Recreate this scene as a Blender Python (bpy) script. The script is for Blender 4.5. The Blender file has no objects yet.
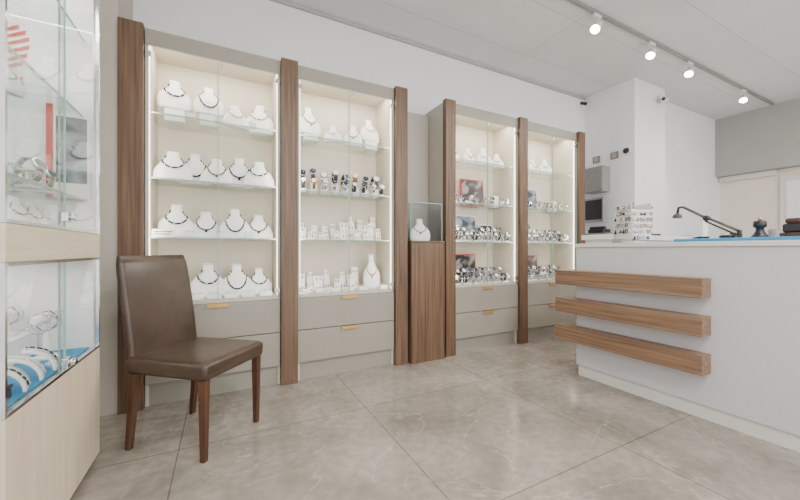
import bpy, math, random
from mathutils import Vector, Matrix
random.seed(7)
C = bpy.context.scene.collection

# ------------------------------------------------------------ materials
def pmat(name, col, rough=0.5, metal=0.0, emis=None, es=0.0, spec=0.5, coat=0.0):
    m = bpy.data.materials.new(name); m.use_nodes = True
    b = m.node_tree.nodes['Principled BSDF']
    b.inputs['Base Color'].default_value = (*col, 1)
    b.inputs['Roughness'].default_value = rough
    b.inputs['Metallic'].default_value = metal
    b.inputs['Specular IOR Level'].default_value = spec
    b.inputs['Coat Weight'].default_value = coat
    if emis:
        b.inputs['Emission Color'].default_value = (*emis, 1)
        b.inputs['Emission Strength'].default_value = es
    return m
def noisy(name, c1, c2, scale=(5,5,5), rough=0.5, detail=4, dist=0.0, bump=0.0, metal=0.0, lo=0.3, hi=0.7, spec=0.5):
    m = pmat(name, c1, rough, metal, spec=spec)
    nt = m.node_tree; N = nt.nodes; L = nt.links
    b = N['Principled BSDF']
    tc = N.new('ShaderNodeTexCoord'); mp = N.new('ShaderNodeMapping')
    mp.inputs['Scale'].default_value = scale
    no = N.new('ShaderNodeTexNoise'); no.inputs['Scale'].default_value = 1
    no.inputs['Detail'].default_value = detail; no.inputs['Distortion'].default_value = dist
    cr = N.new('ShaderNodeValToRGB')
    cr.color_ramp.elements[0].position = lo; cr.color_ramp.elements[0].color = (*c1, 1)
    cr.color_ramp.elements[1].position = hi; cr.color_ramp.elements[1].color = (*c2, 1)
    L.new(tc.outputs['Object'], mp.inputs['Vector']); L.new(mp.outputs[0], no.inputs['Vector'])
    L.new(no.outputs['Fac'], cr.inputs['Fac']); L.new(cr.outputs['Color'], b.inputs['Base Color'])
    if bump:
        bu = N.new('ShaderNodeBump'); bu.inputs['Strength'].default_value = bump; bu.inputs['Distance'].default_value = 0.002
        L.new(no.outputs['Fac'], bu.inputs['Height']); L.new(bu.outputs[0], b.inputs['Normal'])
    return m
def glassmat(name, tint=(1,1,1), base=0.03, mx=0.6):
    m = bpy.data.materials.new(name); m.use_nodes = True
    nt = m.node_tree; N = nt.nodes; L = nt.links; N.clear()
    out = N.new('ShaderNodeOutputMaterial'); mix = N.new('ShaderNodeMixShader')
    tr = N.new('ShaderNodeBsdfTransparent'); tr.inputs['Color'].default_value = (*tint, 1)
    gl = N.new('ShaderNodeBsdfGlossy'); gl.inputs['Roughness'].default_value = 0.02
    lw = N.new('ShaderNodeLayerWeight'); lw.inputs['Blend'].default_value = 0.2
    mr = N.new('ShaderNodeMapRange'); mr.inputs['To Min'].default_value = base; mr.inputs['To Max'].default_value = mx
    L.new(lw.outputs['Fresnel'], mr.inputs['Value']); L.new(mr.outputs[0], mix.inputs['Fac'])
    L.new(tr.outputs[0], mix.inputs[1]); L.new(gl.outputs[0], mix.inputs[2]); L.new(mix.outputs[0], out.inputs['Surface'])
    return m

M = {}
M['wall'] = noisy('paint_white', (0.83,0.83,0.84), (0.86,0.86,0.87), (2,2,2), 0.75)
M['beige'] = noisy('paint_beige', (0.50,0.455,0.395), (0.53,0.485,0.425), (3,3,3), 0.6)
M['bulk'] = noisy('paint_grey', (0.38,0.37,0.34), (0.41,0.40,0.37), (3,3,3), 0.7)
M['warm'] = noisy('paint_warm_cream', (0.80,0.72,0.61), (0.83,0.75,0.64), (3,3,3), 0.7)
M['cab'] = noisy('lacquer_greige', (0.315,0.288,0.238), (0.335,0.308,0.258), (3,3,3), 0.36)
M['cabl'] = noisy('lacquer_greige_lightened', (0.45,0.415,0.355), (0.47,0.435,0.375), (3,3,3), 0.45)  # greige lightened in colour to offset shade in the cabinet gap
M['cabin'] = noisy('lacquer_cream', (0.60,0.54,0.445), (0.63,0.57,0.475), (3,3,3), 0.6)
M['walnut'] = noisy('walnut_vertical', (0.055,0.028,0.015), (0.225,0.132,0.076), (62,62,1.8), 0.45, 8, 0.5, 0.12, lo=0.22, hi=0.80)
M['walnuty'] = noisy('walnut_lengthwise', (0.10,0.054,0.030), (0.345,0.210,0.127), (50,1.8,62), 0.45, 8, 0.5, 0.12, lo=0.22, hi=0.80)
M['ash'] = noisy('pale_ash', (0.60,0.50,0.365), (0.68,0.58,0.44), (34,34,2.0), 0.5, 6, 0.8)
M['ashy'] = noisy('pale_ash_lengthwise', (0.60,0.50,0.365), (0.68,0.58,0.44), (34,2.0,34), 0.5, 6, 0.8)
M['counter'] = noisy('counter_laminate', (0.59,0.58,0.605), (0.61,0.60,0.625), (2,2,2), 0.42)
M['ctop'] = noisy('counter_top', (0.70,0.67,0.63), (0.73,0.70,0.66), (6,6,6), 0.35)
M['leather'] = noisy('brown_leather', (0.030,0.018,0.012), (0.078,0.048,0.031), (7,7,7), 0.33, 10, 0.8, 0.2, lo=0.2, hi=0.85)
M['legw'] = noisy('dark_reddish_wood', (0.045,0.017,0.009), (0.10,0.040,0.018), (40,40,4), 0.35, 4)
M['white'] = noisy('white_leatherette', (0.88,0.875,0.86), (0.92,0.915,0.90), (80,80,80), 0.5, 2, 0, 0.05)
M['brass'] = noisy('brass', (0.58,0.34,0.10), (0.66,0.40,0.13), (20,20,20), 0.45, metal=0.55)
M['steel'] = noisy('steel', (0.50,0.50,0.51), (0.65,0.65,0.66), (30,30,30), 0.2, metal=1.0)
M['chrome'] = noisy('chrome', (0.70,0.70,0.72), (0.80,0.80,0.82), (10,10,10), 0.12, metal=1.0)
M['black'] = noisy('black_plastic', (0.010,0.010,0.012), (0.02,0.02,0.022), (30,30,30), 0.35)
M['darkbead'] = noisy('dark_beads', (0.006,0.014,0.013), (0.018,0.03,0.027), (90,90,90), 0.2)
M['redbead'] = noisy('silver_red_beads', (0.04,0.015,0.015), (0.16,0.12,0.12), (90,90,90), 0.2, metal=0.4)
M['strapb'] = noisy('black_strap', (0.012,0.012,0.013), (0.03,0.027,0.025), (80,80,80), 0.5)
M['strapr'] = noisy('brown_strap', (0.14,0.06,0.03), (0.2,0.1,0.05), (80,80,80), 0.5)
M['dialw'] = noisy('white_dial', (0.8,0.8,0.8), (0.85,0.85,0.85), (40,40,40), 0.3)
M['dialb'] = noisy('dark_dial', (0.01,0.015,0.04), (0.02,0.035,0.08), (40,40,40), 0.2)
M['red'] = noisy('red_print', (0.50,0.012,0.015), (0.57,0.025,0.028), (10,10,10), 0.45)
M['blue'] = noisy('blue_mat', (0.01,0.23,0.45), (0.015,0.28,0.52), (30,30,30), 0.6)
M['poster'] = noisy('poster_print_dark', (0.008,0.010,0.020), (0.36,0.27,0.22), (7,7,9), 0.3, 4, 0.6, lo=0.49, hi=0.64)
M['poster3'] = noisy('poster_print_brown', (0.012,0.010,0.009), (0.34,0.31,0.30), (8,8,10), 0.3, 4, 0.4, lo=0.46, hi=0.66)
M['poster2'] = noisy('poster_print_blue', (0.02,0.03,0.055), (0.38,0.43,0.50), (6,6,8), 0.3, 4, 0.6, lo=0.42, hi=0.66)
M['paper'] = noisy('paper', (0.82,0.80,0.76), (0.88,0.86,0.82), (20,20,20), 0.7)
M['led'] = pmat('led_strip', (1,1,1), 0.5, emis=(1.0,0.92,0.78), es=5)
M['lampglow'] = pmat('spot_lens', (1,1,1), 0.5, emis=(1.0,0.80,0.55), es=45)
M['fillglow'] = pmat('fill_panel_diffuser', (1,1,1), 0.5, emis=(1.0,0.98,0.95), es=3)  # glow of the added ceiling fill panels
M['glass'] = glassmat('clear_glass', (0.985,0.995,0.99), 0.005, 0.28)
M['shelfglass'] = glassmat('shelf_glass', (0.95,0.985,0.975), 0.01, 0.35)
M['edge'] = pmat('glass_edge', (0.28,0.41,0.37), 0.15, emis=(0.5,0.68,0.62), es=0.10)  # faint emission added, so the edges glow without being a lamp
M['plastic'] = noisy('white_plastic', (0.70,0.70,0.69), (0.74,0.74,0.73), (20,20,20), 0.35)
M['grey'] = noisy('grey_metal', (0.23,0.23,0.22), (0.27,0.27,0.26), (20,20,20), 0.4)
M['dgrey'] = noisy('dark_grey_metal', (0.07,0.07,0.07), (0.10,0.10,0.10), (20,20,20), 0.35)
M['tan'] = noisy('tan_plastic', (0.27,0.20,0.13), (0.32,0.25,0.17), (20,20,20), 0.4)

def brick_lines(m, loc, w, h, mortar, mcol, var=0.05):
    nt = m.node_tree; N = nt.nodes; L = nt.links; b = N['Principled BSDF']
    tc = N.new('ShaderNodeTexCoord'); mp = N.new('ShaderNodeMapping'); mp.inputs['Location'].default_value = loc
    br = N.new('ShaderNodeTexBrick'); br.offset = 0.0; br.squash = 1.0
    br.inputs['Scale'].default_value = 1; br.inputs['Brick Width'].default_value = w; br.inputs['Row Height'].default_value = h
    br.inputs['Mortar Size'].default_value = mortar; br.inputs['Mortar Smooth'].default_value = 0.1
    br.inputs['Color1'].default_value = (1-var,1-var,1-var,1); br.inputs['Color2'].default_value = (1.02,1.02,1.02,1)
    L.new(tc.outputs['Object'], mp.inputs['Vector']); L.new(mp.outputs[0], br.inputs['Vector'])
    src = b.inputs['Base Color'].links[0].from_socket
    mul = N.new('ShaderNodeMix'); mul.data_type = 'RGBA'; mul.blend_type = 'MULTIPLY'; mul.inputs['Factor'].default_value = 1
    br.inputs['Mortar'].default_value = (*mcol, 1)
    L.new(src, mul.inputs['A']); L.new(br.outputs['Color'], mul.inputs['B']); L.new(mul.outputs['Result'], b.inputs['Base Color'])

# floor stone tile
fm = noisy('floor_stone_tile', (0.205,0.180,0.150), (0.365,0.328,0.280), (2.1,2.1,2.1), 0.16, 11, 0.7, lo=0.28, hi=0.72, spec=0.65)
nt = fm.node_tree; N = nt.nodes; L = nt.links; b = N['Principled BSDF']
src = b.inputs['Base Color'].links[0].from_socket
tc = N.new('ShaderNodeTexCoord'); vn = N.new('ShaderNodeTexNoise'); vn.inputs['Scale'].default_value = 1.5
vn.inputs['Detail'].default_value = 10; vn.inputs['Distortion'].default_value = 1.1
L.new(tc.outputs['Object'], vn.inputs['Vector'])
vr = N.new('ShaderNodeValToRGB'); e = vr.color_ramp.elements
e[0].position = 0.492; e[0].color = (0,0,0,1); e[1].position = 0.50; e[1].color = (1,1,1,1)
n3 = e.new(0.508); n3.color = (0,0,0,1)
L.new(vn.outputs['Fac'], vr.inputs['Fac'])
mx = N.new('ShaderNodeMix'); mx.data_type = 'RGBA'; mx.inputs['B'].default_value = (0.52,0.47,0.41,1)
mm = N.new('ShaderNodeMath'); mm.operation = 'MULTIPLY'; mm.inputs[1].default_value = 0.36
L.new(vr.outputs['Color'], mm.inputs[0]); L.new(mm.outputs[0], mx.inputs['Factor']); L.new(src, mx.inputs['A'])
sp = N.new('ShaderNodeTexNoise'); sp.inputs['Scale'].default_value = 20; sp.inputs['Detail'].default_value = 6
L.new(tc.outputs['Object'], sp.inputs['Vector'])
sr = N.new('ShaderNodeMapRange'); sr.inputs['From Min'].default_value=0.3; sr.inputs['From Max'].default_value=0.7
sr.inputs['To Min'].default_value=0.85; sr.inputs['To Max'].default_value=1.11
L.new(sp.outputs['Fac'], sr.inputs['Value'])
m2 = N.new('ShaderNodeMix'); m2.data_type='RGBA'; m2.blend_type='MULTIPLY'; m2.inputs['Factor'].default_value=1
L.new(mx.outputs['Result'], m2.inputs['A']); L.new(sr.outputs[0], m2.inputs['B'])
L.new(m2.outputs['Result'], b.inputs['Base Color'])
brick_lines(fm, (0.2,-0.02,0), 1.0, 1.0, 0.003, (0.50,0.48,0.46))
M['floor'] = fm
cm = noisy('ceiling_paint', (0.68,0.68,0.67), (0.72,0.72,0.71), (2,2,2), 0.8)
brick_lines(cm, (0.1,0.35,0), 3.0, 0.6, 0.004, (0.76,0.76,0.76), 0.02)
M['ceil'] = cm

# ------------------------------------------------------------ mesh helpers
class MB:
    def __init__(s): s.v=[]; s.f=[]; s.m=[]; s.s=[]
    def box(s,x0,x1,y0,y1,z0,z1,mi=0):
        n=len(s.v)
        s.v += [(x0,y0,z0),(x1,y0,z0),(x1,y1,z0),(x0,y1,z0),(x0,y0,z1),(x1,y0,z1),(x1,y1,z1),(x0,y1,z1)]
        for q in ((0,3,2,1),(4,5,6,7),(0,1,5,4),(1,2,6,5),(2,3,7,6),(3,0,4,7)):
            s.f.append(tuple(n+i for i in q)); s.m.append(mi); s.s.append(False)
        return s
    def rings(s,rings,mi=0,caps=True,closed=False,smooth=True):
        n=len(s.v); k=len(rings[0])
        for r in rings: s.v += [tuple(p) for p in r]
        R=len(rings)
        for i in range(R if closed else R-1):
            j=(i+1)%R
            for a in range(k):
                c=(a+1)%k
                s.f.append((n+i*k+a,n+i*k+c,n+j*k+c,n+j*k+a)); s.m.append(mi); s.s.append(smooth)
        if caps and not closed:
            s.f.append(tuple(n+a for a in reversed(range(k)))); s.m.append(mi); s.s.append(False)
            s.f.append(tuple(n+(R-1)*k+a for a in range(k))); s.m.append(mi); s.s.append(False)
        return s
    def cyl(s,p0,p1,r0,r1=None,seg=16,mi=0):
        r1 = r0 if r1 is None else r1
        p0=Vector(p0); p1=Vector(p1); q=(p1-p0).to_track_quat('Z','Y')
        def ring(p,r): return [p+q@Vector((r*math.cos(2*math.pi*i/seg),r*math.sin(2*math.pi*i/seg),0)) for i in range(seg)]
        return s.rings([ring(p0,r0),ring(p1,r1)],mi)
    def tube(s,pts,r,seg=8,mi=0,closed=False):
        pts=[Vector(p) for p in pts]; rs=[]
        for i,p in enumerate(pts):
            a=pts[i-1] if (i>0 or closed) else p; c=pts[(i+1)%len(pts)] if (i<len(pts)-1 or closed) else p
            q=(c-a).to_track_quat('Z','Y')
            rs.append([p+q@Vector((r*math.cos(2*math.pi*k/seg),r*math.sin(2*math.pi*k/seg),0)) for k in range(seg)])
        return s.rings(rs,mi,True,closed)
    def ball(s,c,r,seg=8,rg=6,mi=0,sz=1.0):
        rs=[]
        for i in range(rg+1):
            t=math.pi*(i+0.02)/(rg+0.04); z=-math.cos(t)*r*sz; rr=math.sin(t)*r
            rs.append([(c[0]+rr*math.cos(2*math.pi*k/seg),c[1]+rr*math.sin(2*math.pi*k/seg),c[2]+z) for k in range(seg)])
        return s.rings(rs,mi)
    def xf(s,mat,start=0):
        for i in range(start,len(s.v)): s.v[i]=tuple(mat@Vector(s.v[i]))
        return s
    def mesh(s,name,mats):
        me=bpy.data.meshes.new(name); me.from_pydata(s.v,[],s.f)
        for m in mats: me.materials.append(M[m])
        me.polygons.foreach_set('material_index',s.m); me.polygons.foreach_set('use_smooth',s.s)
        me.update(); return me
def add(name, mb, mats, parent=None, loc=(0,0,0), rot=0, bevel=0, label=None, cat=None, kind=None, group=None, segs=2):
    if isinstance(mats,str): mats=[mats]
    me = mb.mesh(name,mats) if isinstance(mb,MB) else mb
    o=bpy.data.objects.new(name,me); C.objects.link(o)
    o.location=loc; o.rotation_euler=(0,0,rot)
    if parent: o.parent=parent
    if bevel:
        mo=o.modifiers.new('bevel','BEVEL'); mo.width=bevel; mo.segments=segs; mo.limit_method='ANGLE'; mo.angle_limit=math.radians(40)
    if label: o['label']=label
    if cat: o['category']=cat
    if kind: o['kind']=kind
    if group: o['group']=group
    return o
def thing(name, loc, label, cat, rot=0, group=None):
    o=bpy.data.objects.new(name,None); C.objects.link(o); o.location=loc; o.rotation_euler=(0,0,rot)
    o.empty_display_size=0.05; o['label']=label; o['category']=cat
    if group: o['group']=group
    return o
def dup(root, loc, rot=0.0, scale=1.0, label=None, group=None):
    n=root.copy(); C.objects.link(n); n.location=loc; n.rotation_euler=(0,0,rot); n.scale=(scale,)*3
    if label: n['label']=label
    if group: n['group']=group
    for c in list(root.children):
        k=c.copy(); k.parent=n; C.objects.link(k)
    return n
def structure(name, mb, mats, bevel=0):
    return add(name, mb, mats, kind='structure', bevel=bevel)

# ------------------------------------------------------------ room shell
H=3.12; YW=3.03; YC=2.66
structure('floor', MB().box(-1.25,7.4,-3.1,3.13,-0.08,0), 'floor')
structure('ceiling', MB().box(-1.25,7.4,-3.1,3.13,H,H+0.08), 'ceil')
structure('wall_back', MB().box(-1.25,4.48,YW,3.13,0,H), 'wall')
structure('wall_left', MB().box(-1.25,-1.15,-3.1,YW,0,H), 'wall')
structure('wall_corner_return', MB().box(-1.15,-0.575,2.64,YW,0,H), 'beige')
structure('wall_column', MB().box(4.48,5.18,2.38,3.13,0,H), 'wall')
structure('wall_rear_right', MB().box(5.18,7.3,2.56,2.66,0,H), 'wall')
structure('wall_right', MB().box(7.3,7.4,-3.1,2.66,0,H), 'warm')
structure('wall_bulkhead', MB().box(7.12,7.298,-3.0,2.558,2.19,H), 'bulk')
structure('trim_shadow_gap', MB().box(-0.575,4.478,YW-0.012,YW,H-0.03,H-0.012), 'bulk')  # grey strip stands in for the dark shadow gap below the ceiling
fw=MB(); 
fw.box(-1.25,-0.9,-3.1,-3.0,0,H); fw.box(7.0,7.4,-3.1,-3.0,0,H); fw.box(-0.9,7.0,-3.1,-3.0,2.85,H); fw.box(-0.9,7.0,-3.1,-3.0,0,0.25)
structure('wall_front', fw, 'wall')
wn=MB(); 
for x in (-0.9,1.1,3.05,5.0,6.94): wn.box(x,x+0.06,-3.08,-3.02,0.25,2.85,1)
wn.box(-0.84,6.94,-3.052,-3.046,0.25,2.85,0)
structure('window_1', wn, ['glass','grey'])
d=MB(); d.box(7.255,7.298,0.95,1.87,0,2.08,0); d.box(7.24,7.255,1.02,1.80,0.08,2.0,1)
structure('door_1', d, ['ctop','wall'], 0.004)
structure('trim_2', MB().box(7.22,7.298,1.9,2.55,2.11,2.185), 'ctop')

# ------------------------------------------------------------ pilasters
for i,(a,c) in enumerate(((-0.573,-0.447),(0.377,0.496),(1.321,1.437),(1.843,1.957),(2.801,2.916),(3.775,3.885))):
    r=thing('wood_pilaster',((a+c)/2,2.64,0),'tall walnut upright post between the display cabinets','wood panel',group='walnut uprights along the wall')
    w=(c-a)/2
    off=i*3.7   # each post keeps its own stretch of veneer
    add('post',MB().box(-w,w,-0.018,0.035,off,off+2.42),'walnut',r,loc=(0,0,-off),bevel=0.002)
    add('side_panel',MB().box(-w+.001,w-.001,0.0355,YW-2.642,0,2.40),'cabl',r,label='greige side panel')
# ------------------------------------------------------------ cabinets
SH=(1.085,1.475,1.90)
def cabinet(x0,x1,tag):
    w=x1-x0; g=0.001
    r=thing('display_cabinet',(x0+w/2,YC,0),'lit greige wall cabinet with glass doors '+tag,'display cabinet',group='wall display cabinets')
    h=w/2-g; D=YW-YC-0.002
    b=MB()
    b.box(-h,-h+0.018,0.01,D,0.0,2.41); b.box(h-0.018,h,0.01,D,0.0,2.41)
    b.box(-h+0.018,h-0.018,D-0.012,D,0.0,2.41); b.box(-h+0.018,h-0.018,0.01,D-0.012,2.37,2.41); b.box(-h+0.018,h-0.018,0.004,D-0.012,0.635,0.655)
    add('body',b,'cabin',r)
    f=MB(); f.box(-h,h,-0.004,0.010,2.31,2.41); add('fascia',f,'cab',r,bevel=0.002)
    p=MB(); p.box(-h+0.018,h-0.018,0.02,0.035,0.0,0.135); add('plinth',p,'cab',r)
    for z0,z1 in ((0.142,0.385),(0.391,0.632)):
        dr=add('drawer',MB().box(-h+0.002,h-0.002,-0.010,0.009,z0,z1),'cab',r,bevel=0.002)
        hb=MB(); hb.box(-0.065,0.065,-0.022,-0.010,z1-0.004,z1+0.0005); hb.box(-0.065,0.065,-0.025,-0.0215,z1-0.024,z1+0.0005)
        add('handle',hb,'brass',dr,label='small flat brass edge pull')
    for sx in (-1,1):
        a,c=(0.003,h-0.002) if sx>0 else (-h+0.002,-0.003)
        dm=MB(); e=0.0035
        dm.box(a,a+e,-0.006,0,0.66,2.306); dm.box(c-e,c,-0.006,0,0.66,2.306); dm.box(a+e,c-e,-0.006,0,0.66,0.66+e); dm.box(a+e,c-e,-0.006,0,2.306-e,2.306)
        do=add('door',dm,'edge',r,label='greenish polished edges of a frameless glass door without pane')  # edge outline only, clear pane left out to keep the contents visible
        for z in (0.70,2.25):
            hx=sx*(h-0.02)
            add('hinge',MB().box(hx-0.018,hx+0.016,-0.012,0.006,z-0.018,z+0.018),'chrome',do,bevel=0.002)
    add('lock',MB().cyl((0.022,-0.02,2.27),(0.022,0.0,2.27),0.012,seg=16),'chrome',r)
    for z in SH:
        s=MB(); s.box(-h+0.019,h-0.019,0.045,D-0.013,z-0.008,z,0); s.box(-h+0.019,h-0.019,0.042,0.045,z-0.0085,z+0.0005,1)
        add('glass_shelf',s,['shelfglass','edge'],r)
    for sx in (-1,1):
        xx=sx*(h-0.0205)
        add('light_strip',MB().box(xx-0.0022,xx+0.0022,0.014,0.026,0.665,2.365),'led',r,label='glowing warm white vertical LED strip')
    l=bpy.data.lights.new('cabinet_fill','AREA'); l.shape='RECTANGLE'; l.size=w-0.1; l.size_y=0.10; l.energy=5.0; l.color=(1.0,0.93,0.80)  # fill lamp added under the cabinet top, no fixture there
    lo=bpy.data.objects.new('cabinet_fill',l); C.objects.link(lo); lo.parent=r; lo.location=(0,0.10,2.36); lo.rotation_euler=(math.radians(12),0,0)
    lo['label']='added warm cabinet fill light'
    # the LED strips' real light output: one long narrow lamp behind each front edge
    for sx in (-1,1):
        l=bpy.data.lights.new('strip_lamp','AREA'); l.shape='RECTANGLE'; l.size=0.02; l.size_y=1.6; l.energy=2.4; l.color=(1.0,0.93,0.80)
        lo=bpy.data.objects.new('strip_lamp',l); C.objects.link(lo); lo.parent=r; lo.location=(sx*(h-0.030),0.02,1.5)
        dv=Vector((-sx*0.75,0.66,0)); lo.rotation_euler=dv.to_track_quat('-Z','Z').to_euler() if False else Matrix((( dv.y,0,-dv.x),(-dv.x,0,-dv.y),(0,1,0))).to_euler()
        lo['label']='warm strip lamp'
    return r
B1=(-0.445,0.375); B2=(0.498,1.319); B3=(1.959,2.799); B4=(2.918,3.773)
cabinet(*B1,'holding necklace busts'); cabinet(*B2,'holding earring stands')
cabinet(*B3,'holding posters and watches'); cabinet(*B4,'holding rows of watches')
DZ=0.656
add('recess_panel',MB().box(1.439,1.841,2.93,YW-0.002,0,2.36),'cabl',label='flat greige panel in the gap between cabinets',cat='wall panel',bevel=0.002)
pd=thing('pedestal',(1.635,2.60,0),'walnut display pedestal standing in the gap between cabinets','pedestal')
p=MB(); p.box(-0.175,0.175,-0.005,0.29,9.0,10.065); add('body',p,'walnut',pd,loc=(0,0,-9),bevel=0.002)
p=MB(); p.box(-0.178,0.178,-0.008,0.293,1.066,1.082); add('top',p,'walnut',pd,bevel=0.002)
gc=thing('glass_display_case',(1.635,2.755,1.083),'clear glass display case resting on the walnut pedestal','display case')
g=MB(); a=0.165; t=0.003
g.box(-a,a,-0.125,-0.125+t,0,0.34); g.box(-a,a,0.125-t,0.125,0,0.34); g.box(-a,-a+t,-0.122,0.122,0,0.34); g.box(a-t,a,-0.122,0.122,0,0.34); g.box(-a,a,-0.125,0.125,0.34,0.344)
add('glass_cover',g,'glass',gc)
for sx in (-1,1):
    for sy in (-1,1): add('glass_edge',MB().box(sx*a-0.002,sx*a+0.002,sy*0.125-0.002,sy*0.125+0.002,0,0.345),'edge',gc)
for y in (-0.1275,0.1255): add('glass_edge',MB().box(-a,a,y,y+.002,0.34,0.346),'edge',gc)

# ------------------------------------------------------------ busts and necklaces (two bust shapes)
PRS=([(0,.41,.13),(.05,.465,.150),(.20,.49,.160),(.36,.485,.155),(.47,.44,.145),(.57,.35,.130),(.66,.245,.115),(.74,.180,.105),(.86,.145,.100),(1.0,.150,.10)],
     [(0,.50,.14),(.08,.535,.165),(.25,.52,.160),(.40,.46,.150),(.52,.375,.140),(.64,.285,.125),(.76,.205,.110),(.88,.165,.105),(1.0,.165,.10)])
LEAN=0.24
PR=PRS[0]
def prof(z):
    for i in range(len(PR)-1):
        if PR[i][0]<=z<=PR[i+1][0]:
            f=(z-PR[i][0])/(PR[i+1][0]-PR[i][0])
            return PR[i][1]+(PR[i+1][1]-PR[i][1])*f, PR[i][2]+(PR[i+1][2]-PR[i][2])*f, LEAN*z
    return PR[-1][1],PR[-1][2],LEAN
def bust_mesh():
    mb=MB(); rs=[]
    for i in range(29):
        z=i/28; a,b_,cy=prof(z)
        r=[]
        for k in range(32):
            t=2*math.pi*k/32; c,s=math.cos(t),math.sin(t)
            zz=z
            if z>0.85: zz-=0.05*(z-0.85)/0.15*(-s+1)*0.6
            r.append((a*math.copysign(abs(c)**0.8,c), cy+b_*math.copysign(abs(s)**0.8,s), zz))
        rs.append(r)
    mb.rings(rs); return mb.mesh('necklace_bust',['white'])
def neck_mesh(mat,drop=0.34,beads=30,br=0.019,pend=False):
    mb=MB()
    for i in range(beads):
        t=-math.pi*0.52+math.pi*1.04*i/(beads-1)
        z=0.78-drop*max(0,math.cos(t))**0.75; x=0.31*math.sin(t)
        a,b_,cy=prof(z); x=max(-a*0.97,min(a*0.97,x))
        y=cy-b_*math.sqrt(max(0,1-(x/a)**2))-br*0.6-0.012
        rr=br*(1.25 if (i%5==2) else 1.0)
        mb.ball((x,y,z),rr,7,5,mi=1 if i%5==2 else 0)
    if pend:
        z=0.78-drop-0.05; a,b_,cy=prof(z); mb.ball((0,(cy-b_-0.02),z),0.045,8,6,1)
    return mb.mesh('necklace',mat)
bms=[]; necks=[]
for v in (0,1):
    PR=PRS[v]; bms.append(bust_mesh())
    necks.append([neck_mesh(['darkbead','steel'],0.38,28,0.028),neck_mesh(['redbead','darkbead'],0.48,32,0.025,True),neck_mesh(['strapb','brass'],0.40,40,0.018,True),neck_mesh(['steel','darkbead'],0.34,34,0.021),neck_mesh(['darkbead','darkbead'],0.56,36,0.025)])
NL=['dark green beaded necklace with silver accents','mixed silver and red bead necklace with pendant','thin black necklace with small gold pendant','fine silver necklace with dark stones','long black beaded necklace']
def bust(x,y,z,h,k=0,rot=0.0,grp='necklace busts',extra='on a glass shelf',neck=True,sc=None,wf=1.0,v=0):
    s_=(h*wf,h,h*(1.08 if v==0 else 0.98)) if sc is None else sc
    b=bpy.data.objects.new('necklace_bust',bms[v]); C.objects.link(b); b.location=(x,y,z); b.scale=s_; b.rotation_euler=(0,0,rot)
    b['label']=('white leatherette necklace bust ','low wide white leatherette necklace bust ')[v]+extra; b['category']='display bust'; b['group']=grp
    if neck:
        n=bpy.data.objects.new('necklace',necks[v][k%5]); C.objects.link(n); n.location=(x,y,z); n.scale=s_; n.rotation_euler=(0,0,rot)
        n['label']=NL[k%5]+' on a white bust'; n['category']='necklace'; n['group']='necklaces on busts'
def riser(x,y,z,w,d_,h,extra='under a necklace bust'):
    return add('display_riser',MB().box(-w/2,w/2,-d_/2,d_/2,0,h),'white',loc=(x,y,z),bevel=0.004,label='small white display block '+extra,cat='display block',group='white display blocks')
g1='busts on the top shelf'
riser(-0.305,2.875,SH[2]+.001,0.12,0.09,0.085); bust(-0.305,2.85,SH[2]+.087,0.21,0,0.15,g1,'on a white block')
riser(-0.095,2.875,SH[2]+.001,0.12,0.09,0.085); bust(-0.095,2.85,SH[2]+.087,0.205,4,0.1,g1,'on a white block')
bust(0.085,2.78,SH[2]+.001,0.18,3,0.3,g1,v=1); bust(0.245,2.86,SH[2]+.001,0.235,3,-0.2,g1,wf=.95)
for i,x in enumerate((-0.306,-0.185,-0.045,0.105,0.236)): bust(x,2.77+0.10*(i%2),SH[1]+.001,(0.215,0.22,0.195,0.225,0.21)[i],(0,4,1,1,0)[i],0.10-0.05*i,'busts on the second shelf',wf=(1.0,1,1.0,1,1.0)[i],v=(1,0,1,0,1)[i])
for i,x in enumerate((-0.29,-0.115,0.075,0.240)): bust(x,2.80+.05*(i%2),SH[0]+.001,(0.22,0.205,0.21,0.20)[i],(0,1,4,1)[i],0.1-0.04*i,'busts on the third shelf',wf=(1,1.02,1.0,1.02)[i],v=(0,1,0,1)[i])
for i,x in enumerate((-0.285,-0.10,0.09,0.248)): bust(x,2.86,DZ,(0.19,0.23,0.22,0.19)[i],(2,0,4,0)[i],0.08,'busts on the cabinet base','on the cabinet base',wf=1.02)
def card(x,y,z,w,h,mat='paper',label='small white printed price card',marks=True,rot=0.0):
    r=thing('price_card',(x,y,z),label,'card',rot)
    mb=MB().box(-w/2,w/2,0,0.002,0,h); mb.xf(Matrix.Rotation(-0.25,4,'X')); add('sheet',mb,mat,r)
    mb=MB().box(-w/2,w/2,0.002,h*0.45,0,0.0015); add('foot',mb,mat,r)
    if marks:
        mb=MB()
        for i in range(2): mb.box(-w*0.38,w*(0.38-0.1*i),-0.0012,-0.0003,h*(0.62-0.3*i),h*(0.72-0.3*i))
        mb.xf(Matrix.Rotation(-0.25,4,'X')); add('print',mb,'strapb',r)
card(-0.355,2.712,SH[0]+.001,0.13,0.055)
for x in (0.56,0.74,0.90): card(x,2.706,DZ,0.05,0.03)
def ringtray(x,y,z,w=0.09,grp='white ring trays',where='on the cabinet base'):
    r=thing('ring_tray',(x,y,z),'small white padded tray of rings '+where,'ring tray',group=grp)
    add('pad',MB().box(-w/2,w/2,-0.025,0.025,0,0.032),'white',r,bevel=0.005)
    for i in range(3):
        pts=[( (i-1)*w*0.28+0.009*math.cos(t*math.pi/6), 0, 0.038+0.009*math.sin(t*math.pi/6)) for t in range(12)]
        add('ring',MB().tube(pts,0.002,6,closed=True),'steel',r)
for x in (-0.17,-0.06,0.05,0.16,0.28): ringtray(x,2.745,DZ)
for x in (-0.20,-0.02,0.165): ringtray(x,2.730,SH[0]+.001,0.06,'ring trays on the third shelf','on a glass shelf')
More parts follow.
